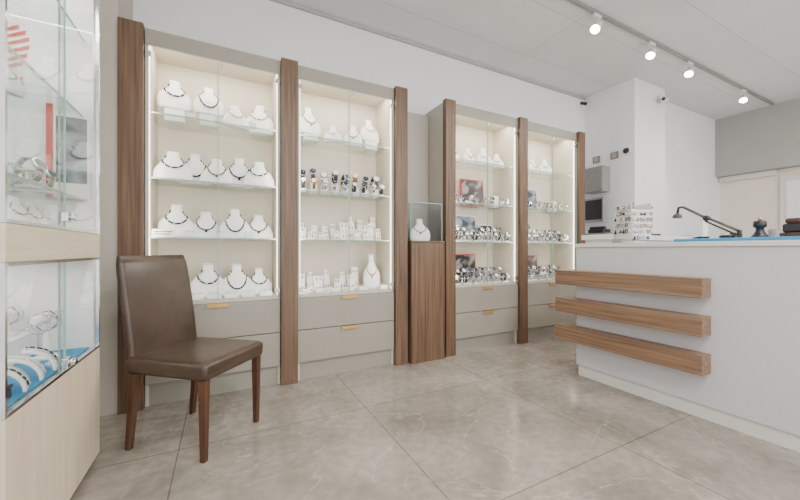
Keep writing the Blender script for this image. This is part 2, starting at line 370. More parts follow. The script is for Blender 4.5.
for x in (-0.20,-0.03,0.19): ringtray(x,2.728,SH[2]+.001,0.05,'ring trays on the top shelf','on a glass shelf')
for i,(x,y,h) in enumerate(((0.635,2.84,0.23),(0.81,2.79,0.16),(1.00,2.82,0.19),(1.175,2.85,0.20))):
    bb=SH[2]+.001
    if i in (0,3): riser(x,y+0.02,bb,0.12,0.09,0.05 if i==0 else 0.075); bb+=0.051 if i==0 else 0.076
    bust(x,y,bb,h,(2,3,2,3)[i],(0.25,-0.3,-0.3,0.1)[i],'busts on the top shelf','on the top glass shelf',wf=(.9,.9,.85,.95)[i],v=(0,1,0,0)[i])
# ------------------------------------------------------------ watches
def watch_proto(strapmat,dialmat,casemat):
    r=thing('wristwatch',(0,0,-50),'x','watch')
    st=MB(); cy,cz=0.0,0.052
    rs=[]
    for i in range(28):
        t=2*math.pi*i/28; ry,rz=0.030,0.036
        c,s=math.cos(t),math.sin(t); w=0.0105 if s<0.2 else 0.009
        o=Vector((0,cy+ry*c,cz+rz*s)); nrm=Vector((0,c,s))*0.0022
        rs.append([o+nrm+Vector((-w,0,0)),o+nrm+Vector((w,0,0)),o-nrm+Vector((w,0,0)),o-nrm+Vector((-w,0,0))])
    st.rings(rs,closed=True,smooth=False); add('strap',st,strapmat,r)
    a=math.radians(30); dirv=Vector((0,-math.cos(a),math.sin(a))); c=Vector((0,cy-0.030*math.cos(a),cz+0.036*math.sin(a)))
    cs=MB().cyl(c-dirv*0.003,c+dirv*0.0065,0.0205,0.019,20); cs.cyl(c+Vector((0.019,0,0)),c+Vector((0.024,0,0)),0.0028,seg=8)
    add('case',cs,casemat,r)
    dl=MB().cyl(c+dirv*0.0066,c+dirv*0.0074,0.0165,0.0165,20,0)
    up=Vector((0,math.sin(a),math.cos(a)))
    dl.tube([c+dirv*0.0082,c+dirv*0.0082+up*0.010],0.0009,5,1); dl.tube([c+dirv*0.0082,c+dirv*0.0082+Vector((0.008,0,0))],0.0009,5,1)
    add('dial',dl,[dialmat,'steel' if dialmat=='dialb' else 'strapb'],r)
    sd=MB().box(-0.017,0.017,-0.022,0.022,0,0.008); sd.box(-0.006,0.006,-0.004,0.004,0.008,0.05); sd.cyl((0,0.0,0.05),(0,0,0.053),0.022,0.022,12)
    add('stand',sd,'white',r)
    return r
def mkW(): return [(watch_proto('steel','dialb','chrome'),'steel wristwatch with dark dial'),(watch_proto('steel','dialw','chrome'),'steel wristwatch with white dial'),
    (watch_proto('strapb','dialw','chrome'),'black strap wristwatch with white dial'),(watch_proto('strapb','dialb','chrome'),'black strap wristwatch with dark dial'),
    (watch_proto('strapr','dialw','brass'),'gold wristwatch with brown strap')]
WP=mkW()
def watch(x,y,z,k,s=1.0,rot=0.0,where='on a glass shelf',grp='watches'):
    p,lb=WP[k]; dup(p,(x,y,z),rot,s,lb+' '+where,grp)
for i in range(9): watch(0.56+i*0.085,2.75,SH[1]+.001,(2,4,1,0,0,2,3,1,2)[i],1.1,random.uniform(-.3,.3),'on the second shelf','watches on the second shelf')
for i in range(8):
    x=0.575+i*0.093; hh=(0.05,0.07,0.05,0.08,0.05,0.07,0.05,0.06)[i]
    riser(x,2.88,SH[1]+.001,0.055,0.07,hh,'under a watch'); watch(x,2.88,SH[1]+.002+hh,(3,3,1,2,3,4,3,2)[i],1.5,random.uniform(-.3,.3),'on the second shelf','watches on the second shelf')
def earstand(x,y,z,w,h,rot=0.0,n=3,grp='earring stands on the third shelf',where='on a glass shelf',style=0):
    r=thing('earring_stand',(x,y,z),('white rectangular earring display stand %s','white arched jewellery display card %s')[style]%where,'earring stand',rot,grp)
    if style==0: mb=MB().box(-w/2,w/2,0,0.008,0.002,h)
    else:
        out=[(-w/2,0.002),(w/2,0.002),(w/2,h*0.6)]+[(w/2*math.cos(math.pi*q/8),h*0.6+h*0.4*math.sin(math.pi*q/8)) for q in range(1,8)]+[(-w/2,h*0.6)]
        mb=MB().rings([[(px,yy,pz) for px,pz in out] for yy in (0.0,0.008)],smooth=False)
    mb.xf(Matrix.Rotation(-0.22,4,'X')); add('backplate',mb,'white',r,bevel=0.0015)
    add('foot',MB().box(-w/2,w/2,-0.012,0.035,0,0.008),'white',r,bevel=0.0015)
    for j in range(n):
        zz=h*(0.85-0.62*j/max(1,n-1)) if n>1 else h*0.6
        for sx in (-1,1):
            e=MB().ball((sx*w*0.22,-0.003,zz),0.0050,7,5); e.cyl((sx*w*0.22,-0.003,zz-.003),(sx*w*0.22,-0.003,zz-0.016),0.0012,0.0042,6)
            e.xf(Matrix.Rotation(-0.22,4,'X')); add('earring',e,'brass' if (j+int(x*100))%2 else 'strapb',r)
for i,(x,y,w,h) in enumerate(((0.56,2.80,.06,.10),(0.635,2.80,.045,.075),(0.71,2.78,.035,.06),(0.775,2.86,.05,.12),(0.85,2.78,.05,.085),(0.945,2.86,.08,.16),(1.04,2.82,.055,.10),(1.11,2.80,.045,.14),(1.18,2.85,.05,.16),(1.245,2.82,.045,.11),(0.60,2.90,.05,.15),(0.69,2.92,.05,.13),(0.86,2.93,.05,.15),(1.03,2.92,.06,.23),(1.12,2.94,.05,.20),(1.25,2.93,.05,.23))):
    earstand(x,y,SH[0]+.001,w,h,random.uniform(-.25,.25),2+i%2,where='on the third shelf',style=(i%3==1)*1)
for i,(x,y,w,h) in enumerate(((0.56,2.84,.06,.15),(0.63,2.81,.04,.08),(0.70,2.82,.07,.13),(0.79,2.88,.05,.18),(0.86,2.81,.05,.10),(0.93,2.88,.05,.16),(0.99,2.83,.06,.13),(0.66,2.92,.06,.16),(1.06,2.92,.06,.19))):
    earstand(x,y,DZ,w,h,random.uniform(-.25,.25),2,'earring stands on the cabinet base','on the cabinet base',style=(i%2))
for x in (0.58,0.70,0.82,0.94,1.06,1.26): ringtray(x,2.755,DZ,0.075)
bust(1.19,2.85,DZ,0.2,2,-0.2,'busts on the cabinet base','tall and slim on the cabinet base',True,(0.16,0.18,0.31))
def poster(x,y,z,w,h,mat,red=True,lab='standing poster with red border and dark photo print',rot=0.0,cap=True):
    r=thing('framed_poster',(x,y,z),lab,'poster',rot)
    R=Matrix.Rotation(-0.08,4,'X')
    add('frame',MB().box(-w/2,w/2,0,0.012,0.001,h).xf(R),'red' if red else 'plastic',r,bevel=0.001)
    m=0.010; add('print',MB().box(-w/2+m,w/2-m,-0.0015,-0.0002,m+.001,h-m).xf(R),mat,r)
    if mat=='poster' and cap:
        add('print_caption',MB().box(-w*0.36,-w*0.06,-0.003,-0.0017,h*0.12,h*0.20).xf(R),'paper',r)
poster(2.43,2.94,SH[1]+.001,0.31,0.30,'poster')
poster(2.34,2.94,SH[0]+.001,0.28,0.29,'poster2',False,lab='standing pale framed poster with blue grey photo print')
poster(2.33,2.94,DZ,0.29,0.30,'poster3',True,lab='standing red bordered poster with dark portrait print')
poster(2.62,2.955,SH[0]+.001,0.20,0.20,'poster',False,lab='small white framed dark photo poster')
poster(3.33,2.94,SH[1]+.001,0.22,0.27,'poster2',False,lab='standing white framed blue grey poster')
poster(3.22,2.94,SH[0]+.001,0.22,0.25,'poster3',False,lab='standing dark portrait poster with white frame')
poster(3.32,2.94,DZ,0.26,0.28,'poster',True,lab='standing red bordered poster on the cabinet base',cap=False)
for bi,bx in enumerate((B3[0],B4[0])):
    for i,(dx,h,rr) in enumerate(((0.13,.20,.3),(0.33,.18,.2),(0.52,.19,-.3),(0.705,.165,-.4))):
        if bi==1 and i==3: continue
        bust(bx+dx,2.82,SH[2]+.001,h,(0,2,3,2)[i],rr,'busts on the top shelf','on the top glass shelf',wf=.9,v=i%2)
    for si,(z,n) in enumerate(((SH[1]+.001,8),(SH[0]+.001,12),(DZ,12))):
        nm=('second shelf','third shelf','cabinet base')[si]
        for i in range(n):
            x=bx+0.065+i*(0.71/(n-1))
            watch(x,2.735+0.02*(i%2),z,random.choice((0,0,1,3,0,1)),(0.8 if si==0 else 1.05)+0.12*random.random(),random.uniform(-.3,.3),'on the '+nm,'watches on the '+nm)
        if si:
            for i in range(9):
                x=bx+0.09+i*0.082
                riser(x,2.865,z,0.05,0.06,0.05,'under a watch')
                watch(x,2.865,z+.051,random.choice((0,1,0,3,2)),1.1+0.15*random.random(),random.uniform(-.3,.3),'on the '+nm,'watches on the '+nm)
    riser(bx+0.755,2.93,SH[1]+.001,0.08,0.08,0.13,'on the second shelf')
for p,_ in WP:
    for c in list(p.children): bpy.data.objects.remove(c)
    bpy.data.objects.remove(p)
bust(1.635,2.74,1.0835,0.20,2,-0.3,'necklace busts','inside the glass case')

# ------------------------------------------------------------ chair
ch=thing('dining_chair',(-0.112,2.13,0),'worn dark brown leather parsons chair with dark wooden legs','chair',rot=math.radians(-130.5))
def slab(sections,n=5):
    rs=[]
    for (z,cy,hx,hy,rr) in sections:
        r=[]
        for qx,qy,a0 in ((1,1,0),(-1,1,90),(-1,-1,180),(1,-1,270)):
            for k in range(n):
                a=math.radians(a0+90*k/(n-1))
                r.append((qx*(hx-rr)+rr*math.cos(a),cy+qy*(hy-rr)+rr*math.sin(a),z))
        rs.append(r)
    return rs
seat=MB().rings(slab([(0.388,0.0,0.207,0.222,.015),(0.391,0.0,0.218,0.233,.02),(0.403,0.0,0.222,0.237,.025),(0.448,0.0,0.224,0.239,.025),(0.460,0.0,0.222,0.236,.03),(0.466,0,0.214,0.227,.03),(0.470,0,0.19,0.20,.03),(0.473,0,0.08,0.09,.03)]))
add('seat',seat,'leather',ch)
bs=[]
for i in range(15):
    z=0.388+0.582*i/14; u=i/14
    cy=-0.230-0.085*u**1.4; hy=0.026-0.006*u; hx=0.206
    if i==0: hy*=.6; hx-=.008
    if i==14: hy*=.45; hx-=.010
    if i==13: hy*=.9; hx-=.002
    bs.append((z,cy,hx,hy,min(hy*0.9,0.018)))
bk=MB().rings(slab(bs)); add('backrest',bk,'leather',ch)
for sx in (-1,1): add('seam',MB().tube([(sx*0.182,-0.230-0.085*((z-0.388)/0.582)**1.4+0.026-.006*((z-.388)/.582),z) for z in (0.5,0.6,0.7,0.8,0.9,0.94)],0.0012,6),'leather',ch)
for sx,y0,y1 in ((-1,0.203,0.203),(1,0.203,0.203),(-1,-0.203,-0.243),(1,-0.203,-0.243)):
    x=sx*0.193; a=0.019; c=0.013
    l=MB().rings([[(x-c,y1-c,0),(x+c,y1-c,0),(x+c,y1+c,0),(x-c,y1+c,0)],[(x-a,y0-a,0.387),(x+a,y0-a,0.387),(x+a,y0+a,0.387),(x-a,y0+a,0.387)]],smooth=False)
    add('leg',l,'legw',ch,bevel=0.003)

# ------------------------------------------------------------ sales counter
ct=thing('sales_counter',(2.75,0.5,0),'white sales counter with three horizontal walnut bars','counter')
def W(mb): return mb.xf(Matrix.Translation((-2.75,-0.5,0)))
add('body',W(MB().box(2.51,3.0,-0.9,1.77,0.085,1.02)),'counter',ct,bevel=0.002)
add('plinth',W(MB().box(2.522,2.98,-0.88,1.758,0.0,0.084)),'ctop',ct)
add('worktop',W(MB().box(2.50,3.02,-0.91,1.78,1.021,1.05)),'ctop',ct,bevel=0.002)
for z0 in (0.285,0.505,0.725):
    b=MB(); b.box(2.40,2.509,0.92,1.88,z0,z0+0.112); b.box(2.509,2.75,1.771,1.88,z0,z0+0.112)
    add('wood_bar',W(b),'walnuty',ct,bevel=0.002,label='thick walnut bar wrapping the counter corner')
rt=thing('back_worktop',(3.1,1.65,0),'raised pale worktop return joined to the sales counter end','worktop')
b=MB(); b.box(-0.075,0.58,-0.10,0.11,0,1.08); add('body',b,'counter',rt,bevel=0.002)
b=MB(); b.box(-0.52,0.60,-0.12,0.125,1.081,1.12); add('top',b,'ctop',rt,bevel=0.002)
b=MB(); b.box(-0.50,-0.10,-0.10,0.10,1.051,1.0805); add('spacer',b,'counter',rt)
dk=thing('work_desk',(4.05,1.0,0),'white raised work desk behind the sales counter','desk')
b=MB(); b.box(-0.28,0.28,-1.3,0.72,0,1.04); add('body',b,'counter',dk,bevel=0.003)
b=MB(); b.box(-0.30,0.30,-1.32,0.74,1.041,1.07); add('top',b,'ctop',dk,bevel=0.003)
add('blue_mat',MB().box(2.56,2.96,0.1,1.13,1.051,1.070),'blue',label='thick bright blue felt mat lying on the counter',cat='mat',bevel=0.004)

# rotating earring stand: four carded faces around a pole, hanging pieces
ed=thing('earring_rack',(2.67,1.43,1.051),'white rotating earring stand hung with gold and dark earrings','earring rack',rot=math.radians(-20))
def lathe(pr,seg=20):
    return MB().rings([[(r*math.cos(2*math.pi*k/seg),r*math.sin(2*math.pi*k/seg),z) for k in range(seg)] for z,r in pr])
add('base',lathe(((0,.075),(.010,.075),(.014,.06),(.018,.02)),28),'plastic',ed)
add('pole',MB().cyl((0,0,.018),(0,0,.30),0.007,seg=10),'chrome',ed)
hw=0.078
for f in range(4):
    R=Matrix.Rotation(math.pi/2*f,4,'Z')
    add('panel',MB().box(-hw+.004,hw-.004,-hw,-hw+0.003,0.03,0.285 if f!=0 else 0.235).xf(R),'plastic',ed)
    if f in (0,3,1):
        hh=0.285 if f!=0 else 0.235
        for j in range(5):
            zz=hh-0.012-j*0.043
            add('rail',MB().box(-hw,hw,-hw-.007,-hw-.001,zz-.003,zz+0.003).xf(R),'plastic',ed)
            for i in range(6):
                xx=-hw*.84+i*hw*.336; e=MB(); yy=-hw-.010; k=random.random(); L_=random.uniform(0.024,0.034)
                if k<.4: e.tube([(xx+0.009*math.cos(t*math.pi/4),yy,zz-0.015+0.013*math.sin(t*math.pi/4)) for t in range(8)],0.0024,5,0,closed=True)
                elif k<.7: e.cyl((xx,yy,zz),(xx,yy,zz-L_),0.0016,0.0080,7)
                else: e.cyl((xx,yy,zz+.002),(xx,yy,zz-.013),0.001,0.001,5).ball((xx,yy,zz-.020),0.0085,8,6)
                add('earring',e.xf(R),random.choice(['brass','darkbead','steel','black','steel','white']),ed)

def mug(x,y,z,s=1.0,mat='black',lab='black desk cup',where='standing on the blue counter mat'):
    r=thing('cup',(x,y,z),lab+' '+where,'cup'); r.scale=(s,s,s)
    add('body',lathe(((0,.032),(.004,.034),(.01,.03),(.05,.031),(.085,.033),(.09,.03),(.07,.026))),mat,r); add('handle',MB().tube([(0.03+0.022*math.sin(t*math.pi/8),0,0.045+0.026*math.cos(t*math.pi/8)) for t in range(9)],0.004,8),mat,r)
bl=thing('ring_stand',(2.76,0.79,1.071),'dark turned ring stand on the blue counter mat','ring stand'); bl.scale=(1.05,1.05,1.25)
add('body',lathe(((0,.034),(.006,.036),(.012,.03),(.03,.018),(.045,.016),(.05,.026),(.056,.028),(.075,.026),(.08,.02)),24),'black',bl)
add('knob',MB().ball((0,0,0.088),0.009,10,8),'brass',bl)
rb=thing('ring_display',(2.82,0.65,1.071),'dark brown jewellery display block on the blue mat','jewellery display'); rb.scale=(1.2,1.2,1.25)
add('base',MB().box(-0.06,0.06,-0.05,0.05,0,0.02),'legw',rb,bevel=0.004)
add('pad',MB().box(-0.045,0.05,-0.03,0.045,0.0205,0.06),'black',rb,bevel=0.008)
add('top_pad',MB().box(-0.03,0.04,-0.01,0.04,0.0605,0.085),'legw',rb,bevel=0.008)
tb=thing('leather_pouch',(2.78,0.94,1.071),'black leather pouch lying on the blue mat','pouch',rot=0.5)
add('body',lathe(((0,.02),(.004,.035),(.012,.042),(.02,.036),(.028,.014))),'black',tb)
add('flap',MB().tube([(-0.05,-0.03,0.022),(-0.01,-0.035,0.034),(0.04,-0.02,0.028),(0.08,0.02,0.012)],0.006,8),'black',tb)
pl=thing('pliers',(2.70,1.07,1.071),'small black handled pliers lying on the blue mat','pliers',rot=0.9)
add('handle',MB().tube([(-0.09,-0.02,0.008),(-0.04,-0.012,0.008),(0,0,0.008)],0.006,8),'black',pl); add('handle',MB().tube([(-0.09,0.02,0.008),(-0.04,0.012,0.008),(0,0,0.008)],0.006,8),'black',pl); add('jaw',MB().cyl((0,0,0.008),(0.045,0,0.008),0.007,0.002,8),'steel',pl)
lp=thing('desk_lamp',(3.90,1.24,1.071),'dark articulated desk lamp with small head on the desk','desk lamp')
add('base',lathe(((0,.08),(.012,.08),(.02,.065),(.03,.02),(.06,.018)),28),'black',lp)
add('pole',MB().cyl((0,0,0.03),(0.0,0.0,0.10),0.016,0.016,10),'black',lp)
add('arm',MB().cyl((0,0.0,0.09),(-0.05,0.20,0.22),0.012,0.012,10),'dgrey',lp)
add('arm',MB().cyl((0,0.02,0.06),(-0.05,0.215,0.19),0.008,0.008,10),'black',lp)
add('elbow',MB().ball((-0.05,0.205,0.215),0.027,12,8),'black',lp)
add('forearm',MB().cyl((-0.05,0.205,0.215),(-0.10,0.36,0.33),0.012,0.012,10),'dgrey',lp)
add('wrist',MB().tube([(-0.10,0.36,0.33),(-0.11,0.39,0.325),(-0.11,0.40,0.27)],0.011,8),'black',lp)
hd=lathe(((0,.034),(.006,.037),(.024,.035),(.038,.024),(.044,.014)),24); hd.xf(Matrix.Translation((-0.11,0.40,0.228)))
add('lamp_head',hd,'dgrey',lp)
tablet=thing('card_terminal',(3.82,1.57,1.071),'white and black counter device on the work desk','device',rot=0.3)
add('body',MB().box(-0.06,0.06,-0.06,0.06,0,0.06),'plastic',tablet,bevel=0.008)
add('screen',MB().box(-0.04,0.04,-0.04,0.04,0.0605,0.065),'black',tablet,bevel=0.002)
pb=thing('paper_stack',(4.10,1.55,1.071),'white paper sheets standing in a dark holder','papers',rot=0.2)
add('holder',MB().box(-0.12,0.12,-0.05,0.05,0,0.03),'black',pb,bevel=0.003)
add('sheets',MB().box(-0.11,0.11,-0.004,0.004,0.0,0.17).xf(Matrix.Translation((0,0,0.0305))),'paper',pb)
sc=thing('jewellers_scale',(3.30,1.66,1.121),'dark lidded jeweller scale on the raised worktop','scale',rot=-0.3)
add('body',MB().box(-0.09,0.09,-0.06,0.05,0,0.02),'black',sc,bevel=0.004)
add('lid',MB().box(-0.09,0.09,0,0.004,0,0.06).xf(Matrix.Translation((0,0.045,0.021))@Matrix.Rotation(-0.5,4,'X')),'grey',sc,bevel=0.001)
mug(3.98,0.92,1.071,1.7,'black','black insulated pot','on the work desk')
mug(4.0,1.06,1.071,1.1,'legw','dark brown cup','on the work desk')
mug(3.85,1.02,1.071,1.0,'grey','grey tool cup','on the work desk')
mug(3.95,0.72,1.071,1.4,'tan','tan storage cup','on the work desk')

# ------------------------------------------------------------ wall equipment on the column
wb=thing('wall_box',(4.478,2.80,1.76),'grey metal electrical box mounted on the white column','wall box')
add('body',MB().box(-0.16,0,-0.12,0.12,0,0.33),'grey',wb,bevel=0.004); add('door',MB().box(-0.168,-0.161,-0.11,0.11,0.01,0.32),'grey',wb,bevel=0.003); add('lock',MB().cyl((-0.176,-0.09,0.16),(-0.168,-0.09,0.16),0.01,seg=12),'chrome',wb)
mo=thing('wall_monitor',(4.478,2.83,1.25),'black security monitor on the column below a grey box','monitor')
add('bracket',MB().box(-0.10,0,-0.03,0.03,0.15,0.22),'grey',mo,bevel=0.003)
add('housing',MB().box(-0.14,-0.101,-0.15,0.15,0.12,0.44),'grey',mo,bevel=0.006)
add('screen',MB().box(-0.143,-0.1405,-0.13,0.13,0.15,0.41),'black',mo)
ws=thing('wall_shelf',(4.478,2.75,1.20),'small grey wall shelf holding a black phone','shelf')
add('board',MB().box(-0.25,0,-0.18,0.15,0,0.018),'grey',ws,bevel=0.002); add('bracket',MB().box(-0.18,0,-0.01,0.01,-0.10,-0.0005),'grey',ws)
ph=thing('telephone',(4.35,2.74,1.2185),'black desk telephone on a small grey wall shelf','telephone')
add('body',MB().box(-0.09,0.08,-0.10,0.10,0,0.05),'black',ph,bevel=0.008); add('handset',MB().box(-0.06,-0.01,-0.10,0.10,0.0505,0.085),'black',ph,bevel=0.01)
for (y,mat,lab) in ((2.86,'tan','tan wall switch plate with rocker'),(2.62,'tan','small tan wall thermostat plate')):
    s=thing('wall_switch',(4.478,y,2.22),lab+' on the white column','wall switch')
    add('plate',MB().box(-0.012,0,-0.05,0.05,-0.045,0.045),mat,s,bevel=0.004); add('rocker',MB().box(-0.018,-0.0125,-0.025,0.025,-0.03,0.03),'bulk',s,bevel=0.002)
cmr=thing('security_camera',(4.4795,2.47,2.24),'small black round camera on white base on the column','camera')
add('base',MB().cyl((-0.02,0,0),(0,0,0),0.045,0.05,20),'plastic',cmr); add('lens',MB().cyl((-0.05,0,0),(-0.0205,0,0),0.022,0.036,20),'black',cmr)
cmr=thing('security_camera',(5.02,2.3795,2.96),'white bullet security camera near the ceiling on the column','camera')
add('base',MB().cyl((0,-0.02,0),(0,0,0),0.04,0.045,20),'plastic',cmr); add('arm',MB().tube([(0,-0.015,0),(0,-0.06,-0.01),(0,-0.08,-0.03)],0.012,8),'plastic',cmr)
add('housing',MB().cyl((-0.09,-0.10,-0.05),(0.05,-0.075,-0.035),0.034,0.034,18),'plastic',cmr); add('lens',MB().cyl((-0.094,-0.1005,-0.051),(-0.0905,-0.1,-0.0505),0.02,0.02,18),'black',cmr)
vn_=thing('wall_spotlight',(4.40,YW-0.002,3.03),'tiny black fixture under the ceiling in the wall corner','spotlight')
add('base',MB().cyl((0,-0.02,0),(0,0,0),0.022,0.022,14),'black',vn_); add('head',MB().cyl((0,-0.07,-0.03),(0,-0.0205,-0.005),0.022,0.018,14),'black',vn_)

# ------------------------------------------------------------ track lights
add('ceiling_track',MB().box(1.9,7.05,1.865,1.895,H-0.026,H-0.001),'grey',label='long grey ceiling track carrying spotlights',cat='light track',bevel=0.002)
for i,x in enumerate((2.95,3.84,4.62,6.05)):
    r=thing('track_spotlight',(x,1.88,H-0.027),'white cylindrical track spotlight glowing warm under the ceiling track','spotlight',group='spotlights on the ceiling track')
    add('adapter',MB().box(-0.05,0.05,-0.014,0.014,-0.025,0),'plastic',r,bevel=0.002)
    add('stem',MB().cyl((0,0,-0.065),(0,0,-0.0255),0.008,seg=10),'plastic',r)
    dr=Vector((-0.62,-0.05,-0.78)).normalized(); c=Vector((0,0,-0.10))
    h_=MB().cyl(c-dr*0.05,c+dr*0.05,0.032,0.040,22); add('head',h_,'plastic',r)
    add('lens',MB().cyl(c+dr*0.0505,c+dr*0.056,0.038,0.034,22),'lampglow',r)
    l=bpy.data.lights.new('spot_lamp','SPOT'); l.energy=60; l.spot_size=math.radians(95); l.spot_blend=0.7; l.color=(1.0,0.93,0.84); l.shadow_soft_size=0.04
    lo=bpy.data.objects.new('spot_lamp',l); C.objects.link(lo); lo.parent=r; lo.location=c+dr*0.07; lo.rotation_euler=dr.to_track_quat('-Z','Y').to_euler()

for i,(x,y) in enumerate(((0.3,-0.4),(2.3,-0.4),(4.6,-0.2),(1.2,-1.9),(3.8,-1.9))):  # panels and lamps added behind the view to brighten the room
    r=thing('ceiling_fill_panel',(x,y,H-0.001),'added square white ceiling fill panel outside the view','ceiling light',group='added ceiling fill panels')
    add('frame',MB().box(-0.31,0.31,-0.31,0.31,-0.02,0),'plastic',r); add('diffuser',MB().box(-0.29,0.29,-0.29,0.29,-0.024,-0.0205),'fillglow',r)
    l=bpy.data.lights.new('panel_fill','AREA'); l.size=0.56; l.energy=48; l.color=(1.0,0.975,0.94)
    lo=bpy.data.objects.new('panel_fill',l); C.objects.link(lo); lo.parent=r; lo.location=(0,0,-0.03)
l=bpy.data.lights.new('window_daylight_fill','AREA'); l.shape='RECTANGLE'; l.size=7.6; l.size_y=2.5; l.energy=150; l.color=(0.985,0.99,1.0)  # area lamp added inside the unseen shop window, stands in for daylight
lo=bpy.data.objects.new('window_daylight_fill',l); C.objects.link(lo); lo.location=(3.0,-2.95,1.55); lo.rotation_euler=(math.radians(90),0,0)

# ------------------------------------------------------------ freestanding glass cabinet
X1=-0.53; X0=-1.14; Y0=1.32; Y1=2.12
gk=thing('glass_cabinet',((X0+X1)/2,(Y0+Y1)/2,0),'tall pale ash display cabinet with glass boxes and metal locks','display cabinet')
ox,oy=(X0+X1)/2,(Y0+Y1)/2
def G(mb): return mb.xf(Matrix.Translation((-ox,-oy,0)))
add('base',G(MB().box(X0,X1,Y0,Y1,0.03,0.535)),'ash',gk,bevel=0.003)
add('plinth',G(MB().box(X0+.02,X1-.02,Y0+.02,Y1-.02,0,0.029)),'grey',gk)
add('middle_band',G(MB().box(X0,X1,Y0,Y1,0.965,1.075)),'ashy',gk,bevel=0.003)
add('top_board',G(MB().box(X0,X1,Y0,Y1,2.36,2.44)),'ash',gk,bevel=0.003)
b=MB(); b.box(X0,X1-0.02,Y1-0.016,Y1-0.002,0.536,0.964); b.box(X0,X1-0.02,Y1-0.016,Y1-0.002,1.076,2.359); b.box(X0,X0+0.014,Y0+.01,Y1-0.017,0.536,0.964); b.box(X0,X0+0.014,Y0+.01,Y1-0.017,1.076,2.359)
add('back_panel',G(b),'wall',gk)
for x,y in ((X1-0.012,Y0),(X1-0.012,Y1-0.012),(X0+.015,Y0)):
    b=MB(); b.box(x,x+0.012,y,y+0.012,0.536,0.964); b.box(x,x+0.012,y,y+0.012,1.076,2.359); add('post',G(b),'chrome',gk)
for z in (0.536,1.076,0.9545): add('rail',G(MB().box(X1-.014,X1+.001,Y0+.013,Y1-.013,z,z+0.010)),'steel',gk)
ym=1.69
for z0,z1 in ((0.547,0.954),(1.087,2.358)):
    for a,c,xo in ((Y0+.013,ym+.03,-0.004),(ym,Y1-.013,-0.011)):
        m_=MB(); m_.box(X1+xo,X1+xo+0.004,a,c,z0,z1,0); m_.box(X1+xo-0.0005,X1+xo+0.0045,(c-0.004) if a<ym-.1 else a,(c+.0005) if a<ym-.1 else a+0.004,z0,z1,1)
        do=add('door',G(m_),['glass','edge'],gk)
        if a<ym-.1:
            zl=z0+0.035
            add('lock',G(MB().box(X1+0.001,X1+0.020,c-0.045,c-0.005,zl-.017,zl+.017).cyl((X1+.020,c-.022,zl),(X1+.038,c-.022,zl),0.012,seg=14)),'chrome',do,bevel=0.002)
    add('front_pane',G(MB().box(X0+.03,X1-.013,Y0+.004,Y0+.008,z0,z1)),'glass',gk)
for z in (1.235,1.62,1.98):
    s=MB(); s.box(X0+.016,X1-.05,Y0+.02,Y1-.02,z-.008,z,0); s.box(X1-.05,X1-.047,Y0+.02,Y1-.02,z-.0085,z+.0005,1); add('glass_shelf',G(s),['shelfglass','edge'],gk)
for (z,e_) in ((2.33,10),(0.95,3.0)):
    l=bpy.data.lights.new('case_fill','AREA'); l.shape='RECTANGLE'; l.size=0.4; l.size_y=0.6; l.energy=e_; l.color=(1,0.97,0.92)  # fill lamp added in each glass box, without a fixture
    lo=bpy.data.objects.new('case_fill',l); C.objects.link(lo); lo.parent=gk; lo.location=(0,0,z)
for i,(xa,za,xb,zb) in enumerate(((-0.852,1.955,-0.800,1.985),(-0.850,1.925,-0.780,1.965),(-0.850,1.892,-0.768,1.938),(-0.848,1.858,-0.768,1.902),(-0.845,1.826,-0.775,1.864),(-0.842,1.797,-0.790,1.825))):
    t0=0.0065
    rd=MB().rings([[(xa,2.1025,za-t0),(xa,2.1025,za+t0),(xa,2.1015,za+t0),(xa,2.1015,za-t0)],[(xb,2.1025,zb-t0*1.4),(xb,2.1025,zb+t0*1.4),(xb,2.1015,zb+t0*1.4),(xb,2.1015,zb-t0*1.4)]],smooth=False)
    add('emblem',G(rd),'red',gk,label='red slanted brush stroke emblem')
for i in range(5): add('emblem',G(MB().box(-0.80,-0.788,2.1015,2.1025,1.67+i*.02,1.684+i*.02)),'red',gk,label='small red vertical lettering')
pr_=thing('framed_poster',(-0.625,2.07,1.2355),'tall pale photo poster with a red edge band','poster')
add('board',MB().box(-0.055,0.070,0,0.006,0,0.42),'paper',pr_); add('edge_band',MB().box(-0.078,-0.0555,-.002,0.006,0,0.42),'red',pr_,label='narrow red edge band')
add('print',MB().box(-0.045,0.062,-0.0012,-0.0002,0.07,0.37),'poster2',pr_)
WP=mkW()
for i,(x,y,k,s) in enumerate(((-0.66,1.80,0,1.3),(-0.76,1.93,1,1.3),(-0.66,1.92,0,1.1),(-0.87,2.0,1,1.4))):
    watch(x,y,1.2355,k,s,1.2,'inside the glass cabinet','watches in the glass cabinet')
for p,_ in WP:
    for c in list(p.children): bpy.data.objects.remove(c)
    bpy.data.objects.remove(p)
for i,(x,y) in enumerate(((-0.68,1.80),(-0.70,1.98),(-0.90,2.0))):
    bust(x,y,1.0755+.001,0.12,3,1.3,'busts in the glass cabinet','inside the glass cabinet')
bust(-0.76,1.90,1.6205,0.13,0,1.0,'busts in the glass cabinet','inside the glass cabinet')
add('blue_mat',MB().box(-1.08,-0.56,1.36,2.09,0.536,0.545),'blue',label='blue felt lining on the glass cabinet floor',cat='mat',bevel=0.002)
